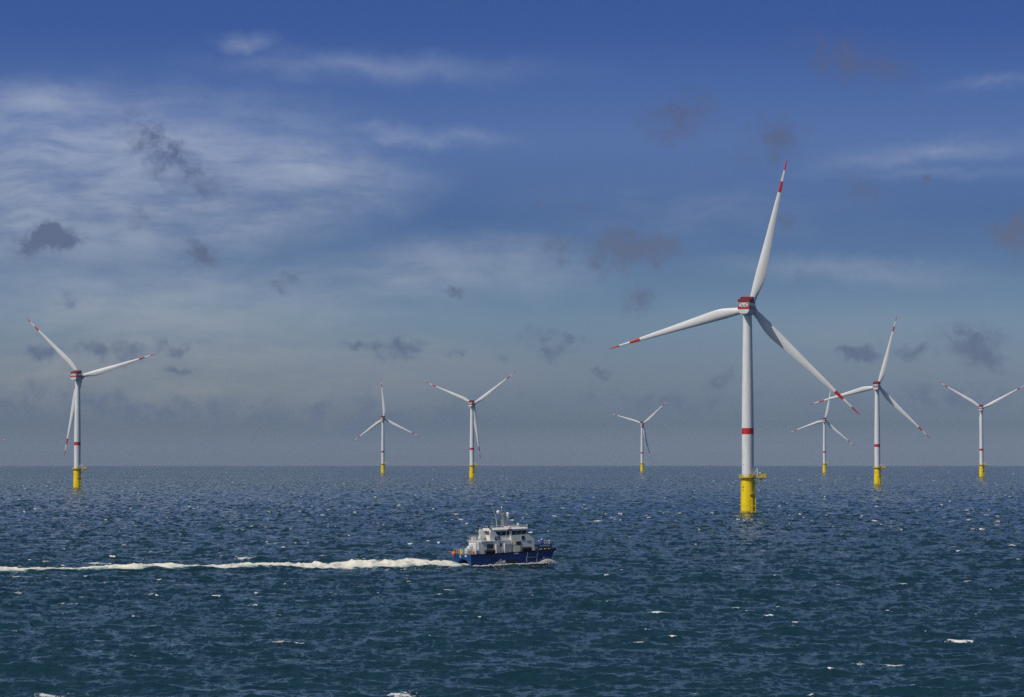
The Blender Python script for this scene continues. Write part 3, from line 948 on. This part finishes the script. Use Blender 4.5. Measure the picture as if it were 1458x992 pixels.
for (a, b_) in zip(rl[:-1], rl[1:]):
    t.cyl((a[0], a[1], 8.35), (b_[0], b_[1], 8.35), .035, .035, 5)
    for i in range(5):
        f = i / 5
        p = (a[0] + (b_[0] - a[0]) * f, a[1] + (b_[1] - a[1]) * f)
        t.cyl((p[0], p[1], 7.75), (p[0], p[1], 8.35), .03, .03, 5)
t.build('roof_rail', 'steel', roof)
t = MB(); t.box((10.0, -3.05, 7.55), (.9, .35, .35)); t.build('searchlight', 'dark', roof)
t = MB(); t.box((10.1, -2.7, 7.95), (.5, .3, .2)); t.build('life_ring', 'orange', roof)
t = MB(); t.cyl((15.0, -1.6, 7.8), (15.0, -1.6, 8.4), .06, .06, 6); t.box((15.0, -1.6, 8.35), (.2, .2, .3)); t.build('roof_lamp', 'boat_white', roof)
t = MB(); t.cyl((13.6, 0, 7.85), (13.6, 0, 8.2), .12, .12, 8); t.sphere((13.6, 0, 8.45), .33); t.build('satellite_dome', 'boat_white', roof)
t = MB()
t.span((10.9, -1.2, 7.85), (13.2, 1.2, 8.25)); t.build('roof_housing', 'boat_white', roof)
for x, y, hgt in ((11.6, -2.0, 1.2), (12.4, -1.6, 1.5), (13.0, 1.2, 1.3), (8.7, -1.6, 3.6), (9.1, -1.9, 2.9), (8.2, 1.9, 2.4)):
    t = MB(); t.cyl((x, y, 7.8), (x, y, 7.8 + hgt), .022, .015, 5); t.build('aerial', 'steel', roof)
t = MB()
t.cyl((8.0, -1.0, 7.8), (7.75, -1.0, 10.4), .06, .045, 6); t.cyl((7.75, -1.0, 10.4), (6.25, -1.0, 14.6), .045, .02, 6)
t.build('whip_aerial', 'boat_white', roof)
# mast
t = MB()
A = [Vector((9.8, -.55, 7.85)), Vector((9.8, .55, 7.85)), Vector((11.6, 0, 7.9))]
T_ = [Vector((9.8, -.3, 11.3)), Vector((9.8, .3, 11.3)), Vector((9.65, 0, 11.2))]
for a, b_ in zip(A, T_):
    t.cyl(a, b_, .085, .07, 8)
for f in (.12, .28, .45, .62, .8):
    ps = [a.lerp(b_, f) for a, b_ in zip(A, T_)]
    qs = [a.lerp(b_, f + .15) for a, b_ in zip(A, T_)]
    for i in range(3):
        t.cyl(ps[i], ps[(i + 1) % 3], .04, .04, 5)
        t.cyl(ps[i], qs[(i + 1) % 3], .03, .03, 5)
t.cyl((9.75, 0, 11.2), (9.75, 0, 12.3), .07, .05, 8)
t.cyl((8.9, 0, 11.0), (10.4, 0, 11.35), .05, .05, 6); t.cyl((9.1, 0, 10.95), (9.8, 0, 9.9), .05, .05, 6)
t.box((9.75, 0, 11.55), (.9, .9, .08)); t.box((11.0, 0, 9.95), (1.2, .5, .07)); t.box((11.7, 0, 9.1), (.9, .6, .07))
t.cyl((10.2, 0, 9.95), (10.9, 0, 9.95), .05, .05, 6)
mast = t.build('mast', 'steel', boat)
t = MB(); t.sphere((8.85, 0, 11.35), .40); t.build('radome', 'boat_white', mast)
t = MB(); t.cyl((11.1, 0, 9.95), (11.1, 0, 10.3), .3, .34, 12); t.sphere((11.1, 0, 10.65), .52, sz=1.15); t.build('radome', 'boat_white', mast)
t = MB(); t.box((11.8, 0, 9.5), (.25, 1.9, .2), 0, (0, 0, rad(20))); t.cyl((11.8, 0, 9.1), (11.8, 0, 9.45), .14, .14, 8); t.build('radar_scanner', 'boat_white', mast)
t = MB(); t.cyl((9.75, 0, 12.2), (9.75, 0, 12.55), .16, .16, 8); t.build('mast_lamp', 'boat_white', mast)
t = MB(); t.add([(8.75, -.1, 10.75), (8.35, -.15, 10.7), (8.38, -.12, 10.45), (8.75, -.1, 10.5)], [(0, 1, 2, 3)]); t.build('small_flag', 'red', mast)
# exhaust fins
for y in (-2.45, 2.45):
    t = MB()
    pr = [(5.5, 5.34), (7.75, 5.34), (7.75, 5.9), (6.1, 7.65), (5.5, 7.65)]
    t.loft([[(x, y - .3, z) for x, z in pr], [(x, y + .3, z) for x, z in pr]], smooth=False)
    fn = t.build('exhaust_casing', 'boat_white', boat)
    t = MB(); t.cyl((5.75, y, 7.6), (5.3, y, 8.25), .18, .18, 10); t.cyl((6.05, y, 7.6), (5.75, y, 8.0), .15, .15, 10); t.build('exhaust_pipe', 'grey', fn)
    t = MB(); t.cyl((5.32, y, 8.22), (5.12, y, 8.5), .2, .2, 10); t.build('exhaust_tip', 'dark', fn)
    t = MB(); t.cyl((5.45, y - .1, 5.4), (5.3, y - .1, 7.3), .12, .12, 8); t.build('exhaust_brace', 'boat_white', fn)
t = MB(); t.span((6.45, -2.86, 5.36), (7.75, -2.77, 6.2)); sg = t.build('sign_board', 'blue', boat)
t = MB()
for x0, z0, x1, z1 in ((6.65, 6.0, 6.95, 5.92), (6.9, 5.95, 7.0, 5.72), (7.0, 5.85, 7.25, 5.8), (7.2, 5.8, 7.3, 5.58), (7.32, 5.7, 7.55, 5.65)):
    t.cyl((x0, -2.875, z0), (x1, -2.875, z1), .05, .04, 5)
t.build('sign_mark', 'boat_white', sg)
# rails
def rail(pts, z0, z1, name, bars=3, step=.8, mat='steel', r=.035):
    t = MB()
    for a, b_ in zip(pts[:-1], pts[1:]):
        L = math.dist(a, b_); k_ = max(1, int(L / step))
        for i in range(k_ + 1):
            f = i / k_
            x, y = a[0] + (b_[0] - a[0]) * f, a[1] + (b_[1] - a[1]) * f
            t.cyl((x, y, z0), (x, y, z1), r, r, 5)
        for j in range(bars):
            z = z0 + (z1 - z0) * (j + 1) / bars
            t.cyl((a[0], a[1], z), (b_[0], b_[1], z), r * .9, r * .9, 5)
    return t.build(name, mat, boat)
rail([(5.3, -3.2), (3.0, -3.2), (3.0, 3.2), (7.0, 3.2)], 5.34, 6.35, 'upper_rail')
rail([(3.0, -3.85), (.15, -3.85), (.15, 3.85), (3.0, 3.85)], 2.62, 3.65, 'stern_rail')
rail([(6.0, -3.85), (10.3, -3.85)], 2.66, 3.6, 'side_rail', bars=2)
rail([(14.8, -3.8), (16.2, -3.75)], 2.8, 3.7, 'side_rail', step=.4, bars=2)
rail([(15.9, -2.9), (20.1, -2.8), (20.1, 2.8), (15.9, 2.9)], 4.1, 4.75, 'bow_rail', bars=2)
# deck clutter aft
for nm, c, d, mt in (('deck_box', (1.0, -1.0, 3.0), (.7, .9, .75), 'grey'), ('yellow_box', (.35, 1.2, 3.15), (.35, .6, 1.1), 'yellow'), ('blue_drum', (2.2, -2.9, 3.0), (.5, .5, .8), 'bright_blue'),
                     ('red_box', (1.3, -2.6, 2.95), (.4, .4, .6), 'orange'), ('deck_box', (1.9, 1.2, 3.2), (.9, 1.2, 1.1), 'boat_white'), ('deck_box', (3.6, 1.6, 5.75), (.8, 1.2, .8), 'boat_white'), ('deck_box', (4.6, -1.4, 5.7), (.7, .9, .7), 'grey')):
    t = MB(); t.box(c, d, 0, None, .92); t.build(nm, mt, boat)
t = MB(); t.sphere((4.5, .4, 5.9), .45); t.cyl((4.5, .4, 5.34), (4.5, .4, 5.6), .2, .2, 8); t.build('life_raft_canister', 'boat_white', boat)
t = MB(); t.sphere((-.25, 3.75, 2.72), .47); b0 = t.build('buoy_fender', 'orange', boat)
t = MB(); t.cyl((-.25, 3.75, 3.1), (.1, 3.8, 3.6), .03, .03, 5); t.build('fender_rope', 'steel', b0)
t = MB(); t.box((-.06, .9, 2.15), (.12, .3, .5)); t.build('stern_fitting', 'yellow', hull)
t = MB(); t.span((-.04, -1.9, 2.1), (.02, -1.2, 2.45)); t.build('stern_mark', 'boat_white', hull)
# big black roll fenders
for xa in (3.4, 12.25):
    t = MB()
    z = 3.1 if xa < 5 else 3.3
    prof = [(.001, xa), (.30, xa + .02), (.46, xa + .16), (.46, xa + .7), (.43, xa + .76), (.46, xa + .82), (.46, xa + 1.6), (.43, xa + 1.66), (.46, xa + 1.72), (.46, xa + 2.25), (.30, xa + 2.4), (.001, xa + 2.42)]
    t.revolve(prof, 20, axis='X', origin=(0, -3.98, z))
    t.build('roll_fender', 'rubber', boat)
# bow bulwark with the name, fore deck gear
t = MB()
pr = [(16.2, -3.3), (20.15, -3.0), (20.15, 3.0), (16.2, 3.3)]
t.loft([[(x, y, 3.02) for x, y in pr], [(x, y, 4.1) for x, y in pr]], smooth=False)
bw = t.build('bow_bulwark', 'blue', boat)
text_mesh('bow_name', 'C/M EMERALD', .42, 'boat_white', bw, (18.35, -3.19, 3.75), (rad(90), 0, rad(4.3)), .012)
t = MB()
for x in (17.2, 18.3, 19.3):
    t.box((x, -3.5, 3.1), (.5, .25, .22))
t.build('foot_rail', 'dull_yellow', bw)
t = MB(); t.cyl((18.7, -1.2, 4.1), (18.7, -1.2, 5.0), .42, .36, 14); cp = t.build('capstan', 'bright_blue', boat)
t = MB(); t.sphere((18.7, -1.2, 5.05), .2); t.build('capstan_cap', 'boat_white', cp)
for x, y in ((17.9, -1.6), (20.0, -2.3)):
    t = MB(); t.cyl((x, y, 4.1), (x, y, 4.7), .06, .06, 6); t.box((x, y, 4.82), (.34, .3, .3)); t.build('deck_lamp', 'boat_white', boat)
for x in (11.9, 12.1):
    pass
t = MB(); t.cyl((11.95, -3.5, 2.7), (11.95, -3.5, 3.7), .1, .1, 8); t.sphere((11.95, -3.5, 3.75), .16); t.build('bollard', 'dull_yellow', boat)

# ------------------------------------------------------------------ wake, bow wave, spray
from mathutils import noise as mn
def foam_mat():
    m, nt, p = principled('wake_foam')
    pos = nt.n('ShaderNodeNewGeometry').outputs['Position']
    a = nt.n('ShaderNodeAttribute', attribute_name='foam').outputs['Fac']
    n1 = nt.noise(nt.vec('MULTIPLY', pos, (0.45, 1, 1)), 1.3, 6, 0.68)
    n2 = nt.noise(nt.vec('MULTIPLY', pos, (0.25, 1, 1)), 0.5, 4, 0.6)
    f = nt.math('ADD', a, nt.math('MULTIPLY', nt.math('SUBTRACT', nt.math('ADD', nt.math('MULTIPLY', n1, .6), nt.math('MULTIPLY', n2, .4)), 0.5), 3.3))
    nrm = nt.n('ShaderNodeNewGeometry').outputs['Normal']
    sl = nt.vec('SUBTRACT', nt.noise(nt.vec('MULTIPLY', pos, (1.0, 0.5, 1.0)), 0.42, 4, 0.66, out=1), (0.5, 0.5, 0.5))
    al = nt.smooth(f, 0.15, 0.55)
    nt.put(p.inputs['Normal'], nt.vec('NORMALIZE', nt.vec('ADD', nrm, nt.vec('MULTIPLY', sl, (1.6, 2.0, 0.0)))))
    wht = nt.smooth(f, 0.30, 0.85)
    foamcol = nt.mix(wht, (0.10, 0.24, 0.25, 1), (0.79, 0.75, 0.63, 1))
    nt.put(p.inputs['Base Color'], nt.mix(al, (0.005, 0.028, 0.035, 1), foamcol))
    nt.put(p.inputs['Roughness'], nt.math('ADD', 0.08, nt.math('MULTIPLY', al, 0.65)))
    nt.put(p.inputs['Specular IOR Level'], nt.math('SUBTRACT', 0.5, nt.math('MULTIPLY', al, 0.35)))
    p.inputs['IOR'].default_value = 1.333
    return m
M['foam'] = foam_mat()
def spray_mat():
    m, nt, p = principled('spray_water')
    pos = nt.n('ShaderNodeNewGeometry').outputs['Position']
    nt.put(p.inputs['Base Color'], nt.ramp(nt.noise(pos, 0.8, 3), [(0.3, (0.70, 0.72, 0.70)), (0.7, (0.86, 0.85, 0.80))]))
    p.inputs['Roughness'].default_value = 0.8
    return m
M['spray'] = spray_mat()

ca, sa = math.cos(HEAD), math.sin(HEAD)
stern = Vector((bo.x, bo.y))
back = Vector((-math.cos(rad(18.5)), -math.sin(rad(18.5))))
def wake_strip():
    nt_, nw_ = 620, 64
    T = np.linspace(-1.0, 175.0, nt_)
    Wd = np.linspace(-1, 1, nw_)
    TT, WW = np.meshgrid(T, Wd, indexing='ij')
    meander = 0.9 * np.sin(TT / 21.0) + 0.5 * np.sin(TT / 9.0 + 1)
    meander *= np.clip(TT / 20, 0, 1)
    width = 5.8 + 2.6 * np.clip(TT / 120, 0, 1) + .6 * np.sin(TT / 7.3)
    off = WW * width + meander
    nx, ny = -back.y, back.x
    X = stern.x + back.x * TT + nx * off
    Y = stern.y + back.y * TT + ny * off
    dx, dy, dz, _ = waves(X.ravel(), Y.ravel())
    dx, dy, dz = (q.reshape(X.shape) for q in (dx, dy, dz))
    fr = np.array([[mn.fractal(Vector((X[i, j] * .42, Y[i, j] * .8, 3.3)), 0.8, 2.1, 4) for j in range(nw_)] for i in range(nt_)])
    fr2 = np.array([[mn.noise(Vector((X[i, j] * .11, Y[i, j] * .18, 9.3))) for j in range(nw_)] for i in range(nt_)])
    hump = .85 * np.exp(-((TT - 17) / 11.0) ** 2) + .25 * np.exp(-((TT - 5) / 6.0) ** 2) + .55 * np.exp(-((TT - 33) / 12.0) ** 2) + .58
    prof = np.exp(-(WW / .52) ** 2) * np.clip(1 - WW ** 2, 0, 1)
    mound = prof * np.clip((TT + 1.5) / 8, .1, 1) * (hump * (1.0 + .3 * fr) + .12 * fr + .15 * np.clip(fr2, 0, 1))
    Z = -(X ** 2 + Y ** 2) / (2 * R_EARTH) + dz * .8 + .24 * np.sin(TT / 13.0 + 3.2) * np.clip(TT / 30, 0, 1) - .36 + .75 * np.clip(1 - np.abs(WW) ** 4, 0, 1) ** .6 + np.clip(mound, -0.05, 3)
    edge = np.clip(1 - np.abs(WW) ** 3, 0, 1)
    age = 1.22 - .24 * np.clip(TT / 110.0, 0, 1) - .3 * np.clip((TT - 110) / 60, 0, 1)
    two = .12 * np.cos(WW * 3.1) - .20 * np.exp(-(WW / .35) ** 2) * np.clip((TT - 45) / 40, 0, 1)
    fo = edge * (age + two) * (.52 + .48 * np.exp(-(WW / .55) ** 2)) + fr2 * .28 - (1 - edge) * .9
    me = bpy.data.meshes.new('wake_foam')
    idx = np.arange(nt_ * nw_).reshape(nt_, nw_)
    q = np.stack([idx[:-1, :-1], idx[1:, :-1], idx[1:, 1:], idx[:-1, 1:]], -1).reshape(-1, 4)
    vs = np.stack([X + dx, Y + dy, Z], -1).reshape(-1, 3)
    me.from_pydata(vs.tolist(), [], q.tolist())
    me.polygons.foreach_set('use_smooth', np.ones(len(q), bool))
    at = me.attributes.new('foam', 'FLOAT', 'POINT')
    at.data.foreach_set('value', fo.ravel().astype(np.float32))
    me.materials.append(M['foam'])
    ob = bpy.data.objects.new('wake_foam', me)
    COL.objects.link(ob)
    tag(ob, 'long white foaming wake trailing left behind the blue boat', None, None, 'stuff')
wake_strip()

def droplets(name, label, pts, sizes):
    """a spray of small water clumps: one low-poly lump per point"""
    base_ = [Vector(q) for q in ((1, 0, -.35), (-.5, .87, -.35), (-.5, -.87, -.35), (0, 0, 1))]
    vs, fs = [], []
    for p, s_ in zip(pts, sizes):
        rot = Euler((random.random() * 6, random.random() * 6, random.random() * 6)).to_matrix()
        o = len(vs)
        for b_ in base_:
            v = rot @ b_ * s_
            vs.append((p[0] + v.x, p[1] + v.y, p[2] + v.z))
        fs += [(o, o + 2, o + 1), (o, o + 1, o + 3), (o + 1, o + 2, o + 3), (o + 2, o, o + 3)]
    me = bpy.data.meshes.new(name)
    me.from_pydata(vs, [], fs)
    me.polygons.foreach_set('use_smooth', [True] * len(fs))
    me.materials.append(M['spray'])
    ob = bpy.data.objects.new(name, me)
    COL.objects.link(ob)
    tag(ob, label, None, None, 'stuff')

def wz(x, y):
    a = waves(np.array([x]), np.array([y]))
    return float(a[2][0]) + sea_z(x, y)
# stern spray
pts, szs = [], []
for i in range(9000):
    tt = random.triangular(0, 38, 14)
    ww = random.gauss(0, 1.7)
    hg = (1.35 * math.exp(-((tt - 15) / 11) ** 2) + .25 * math.exp(-((tt - 4) / 5) ** 2) + .2) * min(1, .25 + tt / 7) * math.exp(-(ww / 2.4) ** 2)
    clump = mn.noise(Vector((tt * .35, ww * .5, 4.4)))
    hh = hg * (.85 + .6 * clump) * random.random() ** .9
    x = stern.x + back.x * tt - back.y * ww; y = stern.y + back.y * tt + back.x * ww
    pts.append((x, y, sea_z(x, y) + hh + .1)); szs.append(random.uniform(.02, .09))
droplets('stern_spray', 'white spray thrown up close behind the boat stern', pts, szs)
# bow wave and foam along the starboard waterline
pts, szs = [], []
def bl2w(x, y):
    return bo.x + ca * x - sa * y, bo.y + sa * x + ca * y
for i in range(9000):
    u = random.random()
    if u < .45:          # bow curl
        x = random.triangular(15.5, 20.6, 18.5); y = -3.4 - abs(random.gauss(0, .5)); hh = random.random() ** 1.4 * (.75 * math.exp(-((x - 18.4) / 1.9) ** 2) + .15); s_ = random.uniform(.03, .1)
    elif u < .85:        # foam line along the hull
        x = random.uniform(0, 18); y = -4.1 - abs(random.gauss(0, .25)) - (18 - x) * .03; hh = random.random() * .25 * (1 + mn.noise(Vector((x * .8, 0, 0)))); s_ = random.uniform(.03, .1)
    elif u < .93:                # spray amidships
        x = random.gauss(6.4, 1.2); y = -4.2 - abs(random.gauss(0, .3)); hh = random.random() ** 1.5 * max(0, 1.3 - abs(x - 6.9) * .6); s_ = random.uniform(.02, .06)
    else:                # port bow
        x = random.triangular(16, 20.6, 19); y = random.uniform(2.4, 4.2); hh = random.random() ** 1.5 * .6; s_ = random.uniform(.03, .09)
    X_, Y_ = bl2w(x, y)
    pts.append((X_, Y_, sea_z(X_, Y_) + hh + .12 + .024 * x)); szs.append(s_)
droplets('bow_spray', 'white bow wave and spray along the blue hull', pts, szs)

# ------------------------------------------------------------------ haze
hz = MB()
hz.span((-9000, -600, -120), (9000, 33500, 185))
mh = bpy.data.materials.new('sea_haze'); mh.use_nodes = True
mh.node_tree.nodes.clear()
hn = NT(mh.node_tree)
pv = hn.n('ShaderNodeVolumePrincipled')
pv.inputs['Color'].default_value = (0.53, 0.64, 0.88, 1)
pv.inputs['Density'].default_value = 1.9e-5
pv.inputs['Anisotropy'].default_value = 0.0
om = hn.n('ShaderNodeOutputMaterial')
hn.put(om.inputs['Volume'], pv.outputs[0])
M['haze'] = mh
ho = hz.build('haze', 'haze')
tag(ho, kind='stuff')
